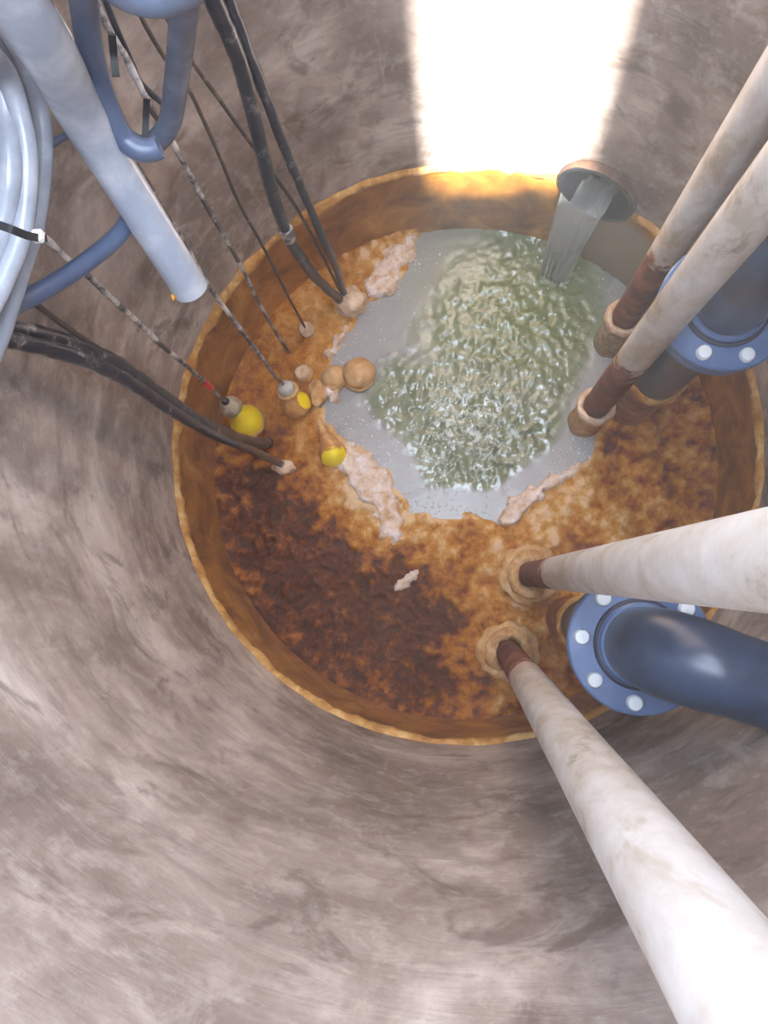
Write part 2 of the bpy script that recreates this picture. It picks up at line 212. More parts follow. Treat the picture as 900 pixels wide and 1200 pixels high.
M = {}
M['concrete'] = mat_concrete()
M['slab'] = mat_crust('slab_concrete', [(0.3, lin((120, 116, 110))), (0.7, lin((160, 156, 150)))], 8)
M['alu'] = mat_paint('dull_aluminium', (160, 164, 168), (180, 184, 188), 0.4)
M['rail'] = mat_rail()
M['crust'] = mat_crust('scum_crust', [(0.3, lin((150, 104, 56))), (0.5, lin((194, 150, 96))), (0.7, lin((224, 192, 146)))], 34)
M['rim'] = mat_crust('waterline_crust', [(0.28, lin((138, 86, 32))), (0.5, lin((188, 138, 70))), (0.72, lin((224, 188, 128)))], 26)
M['palecrust'] = mat_crust('pale_crust', [(0.3, lin((184, 146, 112))), (0.55, lin((218, 190, 160))), (0.8, lin((236, 220, 200)))], 40)
M['discharge'] = mat_discharge()
M['flange'] = mat_paint('flange_blue', (78, 100, 142), (96, 118, 158), 0.34)
M['gasket'] = mat_paint('gasket_dark', (34, 38, 58), (48, 50, 72), 0.5)
M['bolt'] = mat_paint('bolt_zinc', (214, 220, 226), (232, 236, 240), 0.4)
M['inlet'] = mat_paint('inlet_pipe_brown', (74, 54, 44), (112, 84, 66), 0.6)
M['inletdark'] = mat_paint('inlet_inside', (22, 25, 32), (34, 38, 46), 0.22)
M['hose'] = mat_paint('hose_blue_grey', (92, 104, 126), (118, 130, 150), 0.26)
M['hosepale'] = mat_paint('hose_silver_grey', (140, 146, 158), (170, 176, 186), 0.24)
M['hosedark'] = mat_paint('hose_slate', (76, 90, 118), (94, 108, 136), 0.3)
M['conduit'] = mat_paint('conduit_grey', (162, 172, 188), (200, 207, 216), 0.22)
M['black'] = mat_paint('black_plastic', (22, 24, 30), (34, 36, 42), 0.6)
M['white'] = mat_paint('white_plastic', (226, 230, 234), (240, 242, 244), 0.3)
M['cable'] = mat_cable('wet_black_cable', (44, 48, 60), (150, 142, 142), 0.56, 0.78, 24, 0.3)
M['cablegrime'] = mat_cable('grimy_black_cable', (40, 38, 46), (176, 166, 164), 0.56, 0.74, 30, 0.28)
M['rope'] = mat_cable('crusted_rope', (88, 82, 82), (222, 218, 216), 0.42, 0.62, 20, 0.5)
M['wire'] = mat_cable('thin_brown_wire', (76, 66, 62), (128, 112, 100), 0.55, 0.7, 40, 0.5)
M['red'] = mat_paint('red_tape', (214, 52, 24), (226, 72, 34), 0.45)
M['orangetape'] = mat_paint('orange_smear', (226, 150, 36), (236, 170, 60), 0.5)
M['scum'] = mat_scum()
M['water'] = mat_water()
M['foam'] = mat_crust('greasy_foam', [(0.34, lin((196, 152, 104))), (0.48, lin((222, 196, 172))), (0.66, lin((240, 230, 230)))], 30)
M['bubble'] = mat_paint('bubble_film', (196, 196, 190), (220, 220, 216), 0.08)
M['yellow'] = mat_paint('yellow_float', (232, 204, 10), (244, 222, 20), 0.28)
M['silver'] = mat_paint('silver_cap', (176, 172, 166), (210, 208, 204), 0.25)
M['tan'] = mat_crust('tan_film', [(0.3, lin((178, 128, 74))), (0.5, lin((208, 164, 108))), (0.75, lin((228, 198, 152)))], 30)
M['capgrey'] = mat_crust('grey_cap', [(0.3, lin((128, 108, 82))), (0.5, lin((166, 150, 124))), (0.75, lin((196, 184, 160)))], 44)

def mat_floatmix(name, bias):
    t = NT(name)
    crust = t.ramp(t.noise(34, 5, 0.65), [(0.3, lin((164, 106, 48))), (0.55, lin((200, 142, 76))), (0.75, lin((222, 180, 122)))])
    return t, crust, bias
def mat_half(name, p, r0, r1):                    # yellow shell that shows through the film round one spot
    t, crust, _ = mat_floatmix(name, 0)
    o = t.n('ShaderNodeVectorMath', operation='DISTANCE')
    t.link(t.obj(), o.inputs[0]); o.inputs[1].default_value = p
    d = t.math('ADD', o.outputs['Value'], t.math('MULTIPLY', t.math('SUBTRACT', t.noise(70, 4, 0.6), 0.5), 0.03))
    col = t.mix(t.step(d, r0, r1, 1, 0), crust, lin((240, 214, 14)))
    return t.out(col, 0.4, spec=0.5)

# ------------------------------------------------------------------ mesh helpers
def tag(o, label=None, cat=None, group=None, kind=None):
    if label: o['label'] = label
    if cat: o['category'] = cat
    if group: o['group'] = group
    if kind: o['kind'] = kind
    return o
def thing(name, loc, label, cat, group=None):
    o = bpy.data.objects.new(name, None); C.objects.link(o); o.location = loc; o.empty_display_size = 0.05
    return tag(o, label, cat, group)
def link(name, me, mat, parent=None):
    o = bpy.data.objects.new(name, me); C.objects.link(o)
    if mat is not None and not me.materials: me.materials.append(mat)
    if parent is not None:
        o.parent = parent
        o.matrix_parent_inverse = Matrix.Translation(parent.location).inverted() if parent.parent is None and parent.type == 'EMPTY' else Matrix()
    return o
def mesh(name, V, F, smooth=True):
    me = bpy.data.meshes.new(name); me.from_pydata([tuple(v) for v in V], [], F); me.update()
    if smooth: me.polygons.foreach_set('use_smooth', [True] * len(me.polygons))
    return me
def catmull(pts, per):
    P = [Vector(p) for p in pts]; P = [2 * P[0] - P[1]] + P + [2 * P[-1] - P[-2]]; out = []
    for i in range(1, len(P) - 2):
        a, b, c, d = P[i - 1], P[i], P[i + 1], P[i + 2]
        for k in range(per):
            t = k / per
            out.append(0.5 * ((2 * b) + (c - a) * t + (2 * a - 5 * b + 4 * c - d) * t * t + (3 * b - a - 3 * c + d) * t ** 3))
    out.append(P[-2]); return out
def frames(pts):
    T = [(pts[min(i + 1, len(pts) - 1)] - pts[max(i - 1, 0)]).normalized() for i in range(len(pts))]
    n = T[0].orthogonal().normalized(); N = [n]
    for i in range(1, len(pts)):
        n = T[i - 1].rotation_difference(T[i]) @ n; n = (n - T[i] * n.dot(T[i])).normalized(); N.append(n)
    return T, N
def tube_mesh(name, pts, rad, per=6, sides=12, lump=0.0, lump_scale=40, hollow=0.0, inner_closed=True):
    p = catmull(pts, per) if per > 1 else [Vector(q) for q in pts]
    T, N = frames(p); n = len(p); V = []; F = []
    for i in range(n):
        u = i / (n - 1); r = rad(u) if callable(rad) else rad; B = T[i].cross(N[i])
        for k in range(sides):
            a = 2 * PI * k / sides; d = N[i] * math.cos(a) + B * math.sin(a); q = p[i] + d * r
            if lump: q += d * r * lump * noise.noise(q * lump_scale)
            V.append(q)
    for i in range(n - 1):
        for k in range(sides):
            a = i * sides + k; b = i * sides + (k + 1) % sides
            F.append((a, b, b + sides, a + sides))
    if hollow:
        base = len(V); r0 = rad(1) if callable(rad) else rad
        for i, dep in ((n - 1, 0.0), (n - 1, hollow)):
            B = T[i].cross(N[i])
            for k in range(sides):
                a = 2 * PI * k / sides
                V.append(p[i] - T[i] * dep + (N[i] * math.cos(a) + B * math.sin(a)) * r0 * 0.78)
        e = (n - 1) * sides
        for k in range(sides):
            k2 = (k + 1) % sides
            F.append((e + k, e + k2, base + k2, base + k)); F.append((base + k, base + k2, base + sides + k2, base + sides + k))
        F.append(tuple(base + sides + k for k in range(sides)))
        F.append(tuple(reversed(range(sides))))
    else:
        F.append(tuple(reversed(range(sides)))); F.append(tuple(range((n - 1) * sides, n * sides)))
    return mesh(name, V, F)
def lathe_mesh(name, prof, seg=48, center=(0, 0, 0), axis=None, closed=False, lump=0.0, lump_scale=30):
    # prof: list of (radius, height) along the axis
    ax = Vector(axis or (0, 0, 1)).normalized(); q = Vector((0, 0, 1)).rotation_difference(ax); c = Vector(center)
    V = []; F = []
    for (r, h) in prof:
        for k in range(seg):
            a = 2 * PI * k / seg; v = Vector((r * math.cos(a), r * math.sin(a), h))
            if lump:
                w = c + v; v += Vector((noise.noise(w * lump_scale), noise.noise(w * lump_scale + Vector((9, 3, 1))), noise.noise(w * lump_scale + Vector((1, 7, 4))))) * lump
            V.append(c + q @ v)
    m = len(prof)
    for i in range(m if closed else m - 1):
        j = (i + 1) % m
        for k in range(seg):
            k2 = (k + 1) % seg; F.append((i * seg + k, i * seg + k2, j * seg + k2, j * seg + k))
    if not closed:
        F.append(tuple(reversed(range(seg)))); F.append(tuple(range((m - 1) * seg, m * seg)))
    return mesh(name, V, F)
def flat_edges(me, deg=35):
    me.update(); bm = bmesh.new(); bm.from_mesh(me)
    for e in bm.edges:
        if len(e.link_faces) == 2 and e.calc_face_angle(0) > math.radians(deg): e.smooth = False
    bm.to_mesh(me); bm.free(); return me
def ball_mesh(name, c, r, lump=0.0, lump_scale=40, squash=(1, 1, 1), sub=4):
    bm = bmesh.new(); bmesh.ops.create_icosphere(bm, subdivisions=sub, radius=1.0)
    c = Vector(c)
    for v in bm.verts:
        d = v.co.copy(); w = c + d * r
        k = r * (1 + lump * noise.noise(w * lump_scale))
        v.co = c + Vector((d.x * squash[0], d.y * squash[1], d.z * squash[2])) * k
    me = bpy.data.meshes.new(name); bm.to_mesh(me); bm.free()
    me.polygons.foreach_set('use_smooth', [True] * len(me.polygons)); return me
def ring_crust(name, x, y, z, r_in, r_out, h, mat, parent, lump=0.006, gap=None, seed=0, seg=40):
    # lumpy ring of dried scum round a pipe; gap = (centre angle, half width) where it has broken away
    V = []; F = []; n = 10
    for k in range(seg):
        a = 2 * PI * k / seg; rm = (r_in + r_out) / 2; rr = (r_out - r_in) / 2; s = 1.0
        if gap:
            d = abs((a - gap[0] + PI) % (2 * PI) - PI); s = min(1.0, max(0.25, (d - gap[1]) / 0.5 + 0.25))
        for j in range(n):
            b = 2 * PI * j / n
            q = Vector((x + (rm + rr * s * math.cos(b)) * math.cos(a), y + (rm + rr * s * math.cos(b)) * math.sin(a), z + h * s * math.sin(b)))
            o = Vector((seed * 3.1, seed, 0))
            q += Vector((noise.noise(q * 45 + o), noise.noise(q * 45 + o + Vector((5, 5, 5))), noise.noise(q * 45 + o + Vector((9, 1, 3))))) * lump
            V.append(q)
    for k in range(seg):
        for j in range(n):
            k2 = (k + 1) % seg; j2 = (j + 1) % n
            F.append((k * n + j, k2 * n + j, k2 * n + j2, k * n + j2))
    return link(name, mesh(name, V, F), mat, parent)
def inside(P, x, y):
    r = False; j = len(P) - 1
    for i in range(len(P)):
        if (P[i][1] > y) != (P[j][1] > y) and x < (P[j][0] - P[i][0]) * (y - P[i][1]) / (P[j][1] - P[i][1]) + P[i][0]: r = not r
        j = i
    return r
def edge_dist(P, x, y):                              # signed: positive inside
    best = 9.0; j = len(P) - 1
    for i in range(len(P)):
        ax, ay = P[j]; bx, by = P[i]; dx, dy = bx - ax, by - ay
        t = max(0, min(1, ((x - ax) * dx + (y - ay) * dy) / (dx * dx + dy * dy + 1e-12)))
        best = min(best, math.hypot(x - ax - t * dx, y - ay - t * dy)); j = i
    return best if inside(P, x, y) else -best
def add_attr(me, name, vals):
    a = me.attributes.new(name, 'FLOAT', 'POINT'); a.data.foreach_set('value', vals)
def ss(v, lo, hi):
    t = max(0.0, min(1.0, (v - lo) / (hi - lo))); return t * t * (3 - 2 * t)
def fbm(p, o=4):
    return noise.fractal(p, 1.0, 2.0, o, noise_basis='PERLIN_ORIGINAL')

# ------------------------------------------------------------------ the shaft
SEAM = 1.025
INLET_A = math.radians(61); INLET_Z = 0.352; INLET_R = 0.092
prof_in = [(R, -0.6), (R, -0.2)] + [(R, -0.1 + 0.05 * i) for i in range(22)]
prof_in += [(R, SEAM - 0.05), (R + 0.005, SEAM - 0.01), (R + 0.005, SEAM), (R, SEAM + 0.001), (R, SEAM + 0.02)] + [(R, 1.1 + 0.1 * i) for i in range(12)]
prof = prof_in + [(R + 0.14, TOP), (R + 0.14, -0.6)]
wall_me = lathe_mesh('wall_shaft', prof, 180, closed=True)
flat_edges(wall_me, 15)
wall = tag(link('wall_shaft', wall_me, M['concrete']), kind='structure')
def inlet_dir(): return Vector((math.cos(INLET_A), math.sin(INLET_A), 0))
dv = inlet_dir()
cut_me = lathe_mesh('cutter', [(INLET_R - 0.004, 0.0), (INLET_R - 0.004, 0.5)], 48, (dv * 0.5 + Vector((0, 0, INLET_Z))), dv)
cut = bpy.data.objects.new('cutter', cut_me); C.objects.link(cut)
bo = wall.modifiers.new('hole', 'BOOLEAN'); bo.object = cut; bo.operation = 'DIFFERENCE'; bo.solver = 'EXACT'
dg = bpy.context.evaluated_depsgraph_get()
new_me = bpy.data.meshes.new_from_object(wall.evaluated_get(dg)); wall.modifiers.clear(); wall.data = new_me
bpy.data.objects.remove(cut)
if not new_me.materials: new_me.materials.append(M['concrete'])

fl = lathe_mesh('floor', [(0.02, -0.66), (R + 0.14, -0.66), (R + 0.14, -0.6), (0.02, -0.6)], 64)
tag(link('floor', fl, M['slab']), kind='structure')
def box(name, x0, x1, y0, y1, z0, z1, mat, parent=None, bev=0.0):
    bm = bmesh.new(); bmesh.ops.create_cube(bm, size=1.0)
    for v in bm.verts: v.co = Vector(((x0 + x1) / 2 + v.co.x * (x1 - x0), (y0 + y1) / 2 + v.co.y * (y1 - y0), (z0 + z1) / 2 + v.co.z * (z1 - z0)))
    if bev: bmesh.ops.bevel(bm, geom=bm.edges[:], offset=bev, segments=2, affect='EDGES')
    me = bpy.data.meshes.new(name); bm.to_mesh(me); bm.free(); return link(name, me, mat, parent)
# cover slab with the open hatch the photograph was taken through; an added, unseen upright panel on its edge blocks part of the sun
HX0, HX1, HXM, HY0, HY1 = -0.42, 0.262, -0.04, -0.645, 0.40
sl = bmesh.new()
O = [(-1.1, -1.1), (1.1, -1.1), (1.1, 1.1), (-1.1, 1.1)]; I = [(HX0, HY0), (HX1, HY0), (HX1, HY1), (HX0, HY1)]
vs = [[sl.verts.new((x, y, z)) for (x, y) in ring] for ring in (O, I) for z in (TOP, TOP + 0.06)]
ob, ot, ib, it = vs
for k in range(4):
    k2 = (k + 1) % 4
    sl.faces.new((ob[k], ib[k], ib[k2], ob[k2])); sl.faces.new((ot[k], ot[k2], it[k2], it[k]))
    sl.faces.new((ob[k], ob[k2], ot[k2], ot[k])); sl.faces.new((ib[k], it[k], it[k2], ib[k2]))
me = bpy.data.meshes.new('ceiling'); sl.to_mesh(me); sl.free()
tag(link('ceiling', me, M['slab']), kind='structure')
sun_panel = box('sun_blocker_1', HX0 - 0.1, HXM, HY0 - 0.03, HY0, TOP + 0.06, TOP + 1.25, M['alu'], None, 0.004)
tag(sun_panel, kind='structure')

# crust left by the high water on the shaft wall
V = []; F = []; SEG = 300; PR = [(0.006, 0.014), (-0.006, 0.012), (-0.013, 0.004), (-0.012, -0.008), (-0.006, -0.02), (0.006, -0.03)]
for k in range(SEG):
    a = 2 * PI * k / SEG; c = Vector((math.cos(a), math.sin(a), 0))
    da = abs((a - INLET_A + PI) % (2 * PI) - PI); s = ss(da, 0.14, 0.2) if da < 0.3 else 1.0
    hgt = 0.9 + 0.5 * noise.noise(c * 7)
    for (dr, dz) in PR:
        q = c * R + Vector((0, 0, STAIN - 0.012)) + c * dr * (s if s > 0.05 else -0.3) * hgt + Vector((0, 0, dz * hgt))
        q += c * noise.noise(q * 38) * 0.007 * s + Vector((0, 0, noise.noise(q * 22 + Vector((4, 4, 4))) * 0.013))
        V.append(q)
m = len(PR)
for k in range(SEG):
    k2 = (k + 1) % SEG
    if abs((2 * PI * k / SEG - INLET_A + PI) % (2 * PI) - PI) < 0.175: continue
    for j in range(m - 1): F.append((k * m + j, k2 * m + j, k2 * m + j + 1, k * m + j + 1))
rim = link('trim_1', mesh('trim_1', V, F), M['rim']); tag(rim, kind='structure')

# ------------------------------------------------------------------ water and scum
def grid(step, keep):
    n = int(R / step) + 1; idx = {}; V = []; F = []
    for i in range(-n, n + 1):
        for j in range(-n, n + 1):
            x, y = i * step, j * step
            if keep(x, y): idx[(i, j)] = len(V); V.append([x, y, 0.0])
    for (i, j) in list(idx):
        q = [(i, j), (i + 1, j), (i + 1, j + 1), (i, j + 1)]
        if all(k in idx for k in q): F.append(tuple(idx[k] for k in q))
    return V, F
RW = R + 0.004
V, F = grid(0.0055, lambda x, y: math.hypot(x, y) < RW and edge_dist(WATER_EDGE, x, y) > -0.06)
churn = []; calm = []
for v in V:
    x, y = v[0], v[1]
    c = 0.0
    for (bx, by, br, w) in CHURN: c = max(c, w * math.exp(-((x - bx) ** 2 + (y - by) ** 2) / (br * br)))
    d = edge_dist(WATER_EDGE, x, y)
    p = Vector((x, y, 0))
    c *= ss(d, 0.045, 0.12)
    v[2] = c * (0.007 * fbm(p * 22 + Vector((0, 0, 3)), 3) + 0.0075 * fbm(p * 50, 3)) + 0.0012 * fbm(p * 22 + Vector((5, 1, 0)), 2)
    churn.append(c); calm.append(1.0 - ss(c, 0.1, 0.5))
me = mesh('water_surface', V, F); add_attr(me, 'churn', churn); add_attr(me, 'calm', calm)
tag(link('water_surface', me, M['water']), 'murky green-grey water churning in the middle of the shaft', 'water', kind='stuff')

def scum_edge(x, y):
    p = Vector((x, y, 0))
    d = edge_dist(WATER_EDGE, x, y)
    return d + 0.024 * max(-0.7, min(0.3, fbm(p * 16, 4))) * math.exp(-(d / 0.026) ** 2)
V, F = grid(0.0042, lambda x, y: math.hypot(x, y) < RW and scum_edge(x, y) < 0.006)
tone = []
for v in V:
    x, y = v[0], v[1]; p = Vector((x, y, 0)); d = -scum_edge(x, y)
    t = 0.44
    for (bx, by, br, w) in TONES: t += w * math.exp(-((x - bx) ** 2 + (y - by) ** 2) / (br * br))
    smooth = ss(math.hypot(x + 0.42, y - 0.32), 0.16, 0.34)          # upper left the mat is a smooth skin
    big = fbm(p * 11 + Vector((2, 7, 1)), 4); mid = fbm(p * 34, 4)
    bill = 1.0 - abs(noise.noise(p * 26 + Vector((3, 3, 8)))) * 2.0
    t += (0.24 * big + 0.26 * mid) * (0.4 + 0.6 * smooth)
    t += 0.16 * (1 - ss(d, 0.0, 0.03))
    dark = ss(0.4 - t, 0.0, 0.25)
    h = 0.008 + (0.012 * big + 0.008 * mid + 0.007 * bill * bill) * (0.35 + 0.65 * smooth)
    h = max(0.005, h)
    wall_d = R - math.hypot(x, y)
    h += 0.02 * (1 - ss(wall_d, 0.0, 0.05))
    v[2] = h * ss(d, -0.006, 0.02) - 0.006 * (1 - ss(d, -0.006, 0.004)) + 0.002
    tone.append(max(0.17, t))
me = mesh('scum_mat', V, F); add_attr(me, 'tone', tone)
tag(link('scum_mat', me, M['scum']), 'lumpy orange-brown scum floating round the open water', 'scum', kind='stuff')

FOAM_LABEL = ['white foam patch by the crusted ends of the two cables at upper left', 'pinkish white foam crescent beside the cone-shaped float',
              'pale foam streak along the water edge near the lower white pipes', 'small pink foam scrap on the dark brown scum',
              'little white foam clump beside the two tan balls', 'thin pale foam sliver above the tan balls']
for fi, P in enumerate(FOAMS):
    x0 = min(p[0] for p in P) - 0.015; x1 = max(p[0] for p in P) + 0.015; y0 = min(p[1] for p in P) - 0.015; y1 = max(p[1] for p in P) + 0.015
    st = 0.003; nx = int((x1 - x0) / st); ny = int((y1 - y0) / st); idx = {}; V = []; F = []
    for i in range(nx + 1):
        for j in range(ny + 1):
            x, y = x0 + i * st, y0 + j * st; p = Vector((x, y, 0.3 * fi))
            d = edge_dist(P, x, y) + 0.016 * fbm(p * 34, 4)
            if d > -0.003:
                idx[(i, j)] = len(V)
                z = 0.013 + 0.014 * ss(d, -0.003, 0.014) + 0.006 * fbm(p * 42 + Vector((3, 1, 0)), 4) * ss(d, 0, 0.01) - 0.03 * (1 - ss(d, -0.003, 0.003))
                V.append((x, y, z))
    for (i, j) in list(idx):
        q = [(i, j), (i + 1, j), (i + 1, j + 1), (i, j + 1)]
        if all(k in idx for k in q): F.append(tuple(idx[k] for k in q))
    tag(link('foam_patch', mesh('foam_patch', V, F), M['foam']), FOAM_LABEL[fi], 'foam', kind='stuff')

# tiny bubbles along the calm rim of the open water
V = []; F = []
def add_bubble(x, y, r, z=0.0):
    b = len(V); n = 6
    for (rr, h) in ((1.0, 0.0), (0.8, 0.6)):
        for k in range(n): V.append((x + r * rr * math.cos(2 * PI * k / n), y + r * rr * math.sin(2 * PI * k / n), z + r * h))
    V.append((x, y, z + r))
    for k in range(n):
        k2 = (k + 1) % n; F.append((b + k, b + k2, b + n + k2, b + n + k)); F.append((b + n + k, b + n + k2, b + 2 * n))
cnt = 0
while cnt < 950:
    x = random.uniform(-0.35, 0.45); y = random.uniform(-0.25, 0.6); d = edge_dist(WATER_EDGE, x, y)
    if d < 0.003 or math.hypot(x, y) > 0.64: continue
    pr = math.exp(-(d / 0.05) ** 2) * (1.0 if y < 0.3 else 0.35) + 0.05
    pr *= 0.35 + 1.3 * max(0, noise.noise(Vector((x * 14, y * 14, 2))) + 0.3)
    if random.random() < pr: add_bubble(x, y, random.uniform(0.0012, 0.0032) * (1.3 if random.random() < 0.15 else 0.9)); cnt += 1
tag(link('bubbles', mesh('bubbles', V, F), M['bubble']), 'scatter of tiny bubbles along the calm water edge', 'bubbles', kind='stuff')

# ------------------------------------------------------------------ guide pipes
PIPE_LABEL = ['white guide pipe reaching to the bottom right corner, below the blue elbow', 'white guide pipe running to the right edge, just above the blue elbow',
              'white guide pipe crossing in front of the upper blue flange', 'white guide pipe farthest up, next to the inlet opening']
COL_Z = [0.075, 0.085, 0.19, 0.2]
for i, (x, y) in enumerate(PIPES):
    t = thing('guide_pipe', (x, y, -0.6), PIPE_LABEL[i], 'pipe', 'white guide pipes')
    pm = lathe_mesh('pipe', [(0.0315, -0.6 + (0.099 if i == 0 else 0.095) * k) for k in range(25)] + [(0.0265, (1.776 if i == 0 else 1.68)), (0.0265, 1.1), (0.002, 1.1)], 32, (x, y, 0)); link('pipe', flat_edges(pm, 60), M['rail'], t)
    if i < 2:
        ring_crust('crust_collar', x, y, COL_Z[i], 0.031, 0.062, 0.013, M['crust'], t, 0.008, (math.radians(-100 if i == 0 else -20), 0.5), i)
        ring_crust('crust_collar', x, y, 0.03, 0.03, 0.078, 0.02, M['tan'], t, 0.012, None, i + 5)
    else:
        ring_crust('crust_collar', x, y, COL_Z[i], 0.03, 0.047, 0.016, M['palecrust'], t, 0.005, None, i)
        link('crust_sleeve', lathe_mesh('crust_sleeve', [(0.033, COL_Z[i]), (0.041, COL_Z[i] - 0.02), (0.039, 0.1), (0.043, 0.05), (0.042, -0.02)], 28, (x, y, 0), lump=0.006, lump_scale=34), M['capgrey'] if i == 3 else M['crust'], t)

# ------------------------------------------------------------------ discharge pipes
DIS_LABEL = ['blue discharge pipe with bolted flange and elbow under the white pipe at right', 'blue discharge pipe with bolted flange behind the two upper white pipes']
DIS_DIR = [Vector((0.95, -0.30, 0)).normalized(), Vector((0.93, 0.36, 0)).normalized()]
DIS_RISE = [0.045, 0.2]
for i, (x, y, z) in enumerate(FLANGES):
    t = thing('discharge_pipe', (x, y, -0.6), DIS_LABEL[i], 'pipe', 'blue discharge pipes')
    link('lower_pipe', lathe_mesh('lower_pipe', [(0.057, -0.6 + k * (z + 0.58) / 16) for k in range(17)], 40, (x, y, 0)), M['discharge'], t)
    ring_crust('crust_collar', x, y, 0.3, 0.055, 0.068, 0.012, M['rim'], t, 0.005, None, 20 + i, 56)
    th = 0.02
    for nm, z0, rr in (('lower_flange', z - 2 * th - 0.004, 0.109), ('upper_flange', z - th, 0.111)):
        fm = lathe_mesh(nm, [(0.058, z0), (rr - 0.003, z0), (rr, z0 + 0.003), (rr, z0 + th - 0.003), (rr - 0.003, z0 + th), (0.058, z0 + th)], 72, (x, y, 0))
        fo = link(nm, flat_edges(fm, 30), M['flange'], t)
    link('gasket', lathe_mesh('gasket', [(0.058, z - th - 0.004), (0.098, z - th - 0.004), (0.098, z - th), (0.058, z - th)], 48, (x, y, 0)), M['gasket'], t)
    link('raised_ring', flat_edges(lathe_mesh('raised_ring', [(0.057, z), (0.072, z), (0.071, z + 0.004), (0.068, z + 0.006), (0.0585, z + 0.006)], 64, (x, y, 0)), 30), M['gasket'], t)
    link('neck_collar', flat_edges(lathe_mesh('neck_collar', [(0.056, z), (0.0655, z), (0.0655, z + 0.012), (0.062, z + 0.016), (0.056, z + 0.016)], 64, (x, y, 0)), 30), M['flange'], t)
    a0 = math.radians((-7, 18)[i])
    bmesh_head = None
    for k in range(8):
        a = a0 + k * PI / 4; bx, by = x + 0.0905 * math.cos(a), y + 0.0905 * math.sin(a)
        if bmesh_head is None:
            bmesh_head = flat_edges(lathe_mesh('bolt', [(0.0125, 0.0), (0.0125, 0.007), (0.0105, 0.0105), (0.005, 0.0115)], 20), 40)
            bmesh_head.materials.append(M['bolt'])
        b = bpy.data.objects.new('bolt', bmesh_head); C.objects.link(b); b.parent = fo
        b.location = (bx, by, z)
    # riser and elbow into the shaft wall
    D = DIS_DIR[i]; rb = 0.10; c0 = Vector((x, y, z + DIS_RISE[i])); pts = [Vector((x, y, z - 0.01)), Vector((x, y, z + DIS_RISE[i] * 0.5))]
    for k in range(13):
        a = PI / 2 * k / 12; pts.append(c0 + D * rb * (1 - math.cos(a)) + Vector((0, 0, rb * math.sin(a))))
    p0 = pts[-1]; b_ = p0.x * D.x + p0.y * D.y; c_ = p0.x ** 2 + p0.y ** 2 - (R + 0.1) ** 2
    tw = -b_ + math.sqrt(b_ * b_ - c_); pts += [p0 + D * tw * 0.5, p0 + D * tw]
    link('elbow', tube_mesh('elbow', pts, lambda u: 0.0575 + 0.006 * math.sin(PI * min(1, u * 1.1)), 2, 48), M['discharge'], t)

# ------------------------------------------------------------------ inlet pipe and its stream
ic = dv * (R - 0.01) + Vector((0, 0, INLET_Z))
t = thing('inlet_pipe', (dv.x * R, dv.y * R, INLET_Z), 'dark round inlet pipe opening in the shaft wall, pouring water', 'pipe')
r0 = INLET_R
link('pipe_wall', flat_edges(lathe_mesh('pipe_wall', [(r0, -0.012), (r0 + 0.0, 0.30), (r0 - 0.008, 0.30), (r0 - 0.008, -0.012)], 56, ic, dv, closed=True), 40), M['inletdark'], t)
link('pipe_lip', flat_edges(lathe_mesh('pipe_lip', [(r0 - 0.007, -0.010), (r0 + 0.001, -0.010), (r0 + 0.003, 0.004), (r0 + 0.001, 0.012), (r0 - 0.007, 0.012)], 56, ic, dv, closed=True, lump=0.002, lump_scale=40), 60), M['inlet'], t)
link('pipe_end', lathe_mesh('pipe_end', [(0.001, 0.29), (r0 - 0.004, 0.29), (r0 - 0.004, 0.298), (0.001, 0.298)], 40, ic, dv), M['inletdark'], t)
sv = Vector((-dv.y, dv.x, 0)); V = []; F = []; NU, NV = 26, 20
prev = []
for j in range(NV + 1):
    s = j / NV
    if s < 0.4: rad_ = R + 0.06 - (0.08) * (s / 0.4); zz = INLET_Z - 0.082
    else:
        q = (s - 0.4) / 0.6; rad_ = R - 0.02 - 0.075 * q; zz = INLET_Z - 0.082 - 0.285 * q ** 1.7
    wdt = (0.058 - 0.022 * max(0, (s - 0.4) / 0.6)) * (1 + 0.12 * noise.noise(Vector((s * 5, 1.5, 0))))
    for side in (1, -1):
        for i in range(NU + 1):
            u = -1 + 2 * i / NU
            sag = 0.03 * (u * u) if s < 0.4 else 0.03 * u * u * (1 - (s - 0.4) / 0.6)
            thick = 0.006 * (1 - u * u) ** 0.5 + 0.001
            fold = 0.013 * noise.noise(Vector((u * 4.6, s * 2.2, 0.7))) + 0.008 * noise.noise(Vector((u * 10, s * 3.1, 2.7)))
            g = min(1, max(0, (s - 0.35) / 0.3))
            p = dv * rad_ + sv * (u * wdt + 0.022) + Vector((0, 0, zz + sag * (1 if s < 0.4 else 1)))
            nrm = (Vector((0, 0, 1)) * (1 - g) - dv * g).normalized()
            V.append(p + nrm * (side * thick + (fold * (0.3 + g) if side == 1 else 0)))
row = 2 * (NU + 1)
for j in range(NV):
    for i in range(NU):
        a = j * row + i; F.append((a, a + 1, a + 1 + row, a + row))
        a += NU + 1; F.append((a, a + row, a + 1 + row, a + 1))
    a = j * row; F.append((a, a + row, a + row + NU + 1, a + NU + 1)); a = j * row + NU; F.append((a, a + NU + 1, a + NU + 1 + row, a + row))
wm = NT('stream_water'); wm.out(lin((206, 214, 212)), 0.04, spec=0.8); wm.b.inputs['Transmission Weight'].default_value = 0.7; wm.b.inputs['IOR'].default_value = 1.33
tag(link('water_stream', mesh('water_stream', V, F), wm.m), 'clear sheet of water pouring out of the inlet pipe', 'water', kind='stuff')

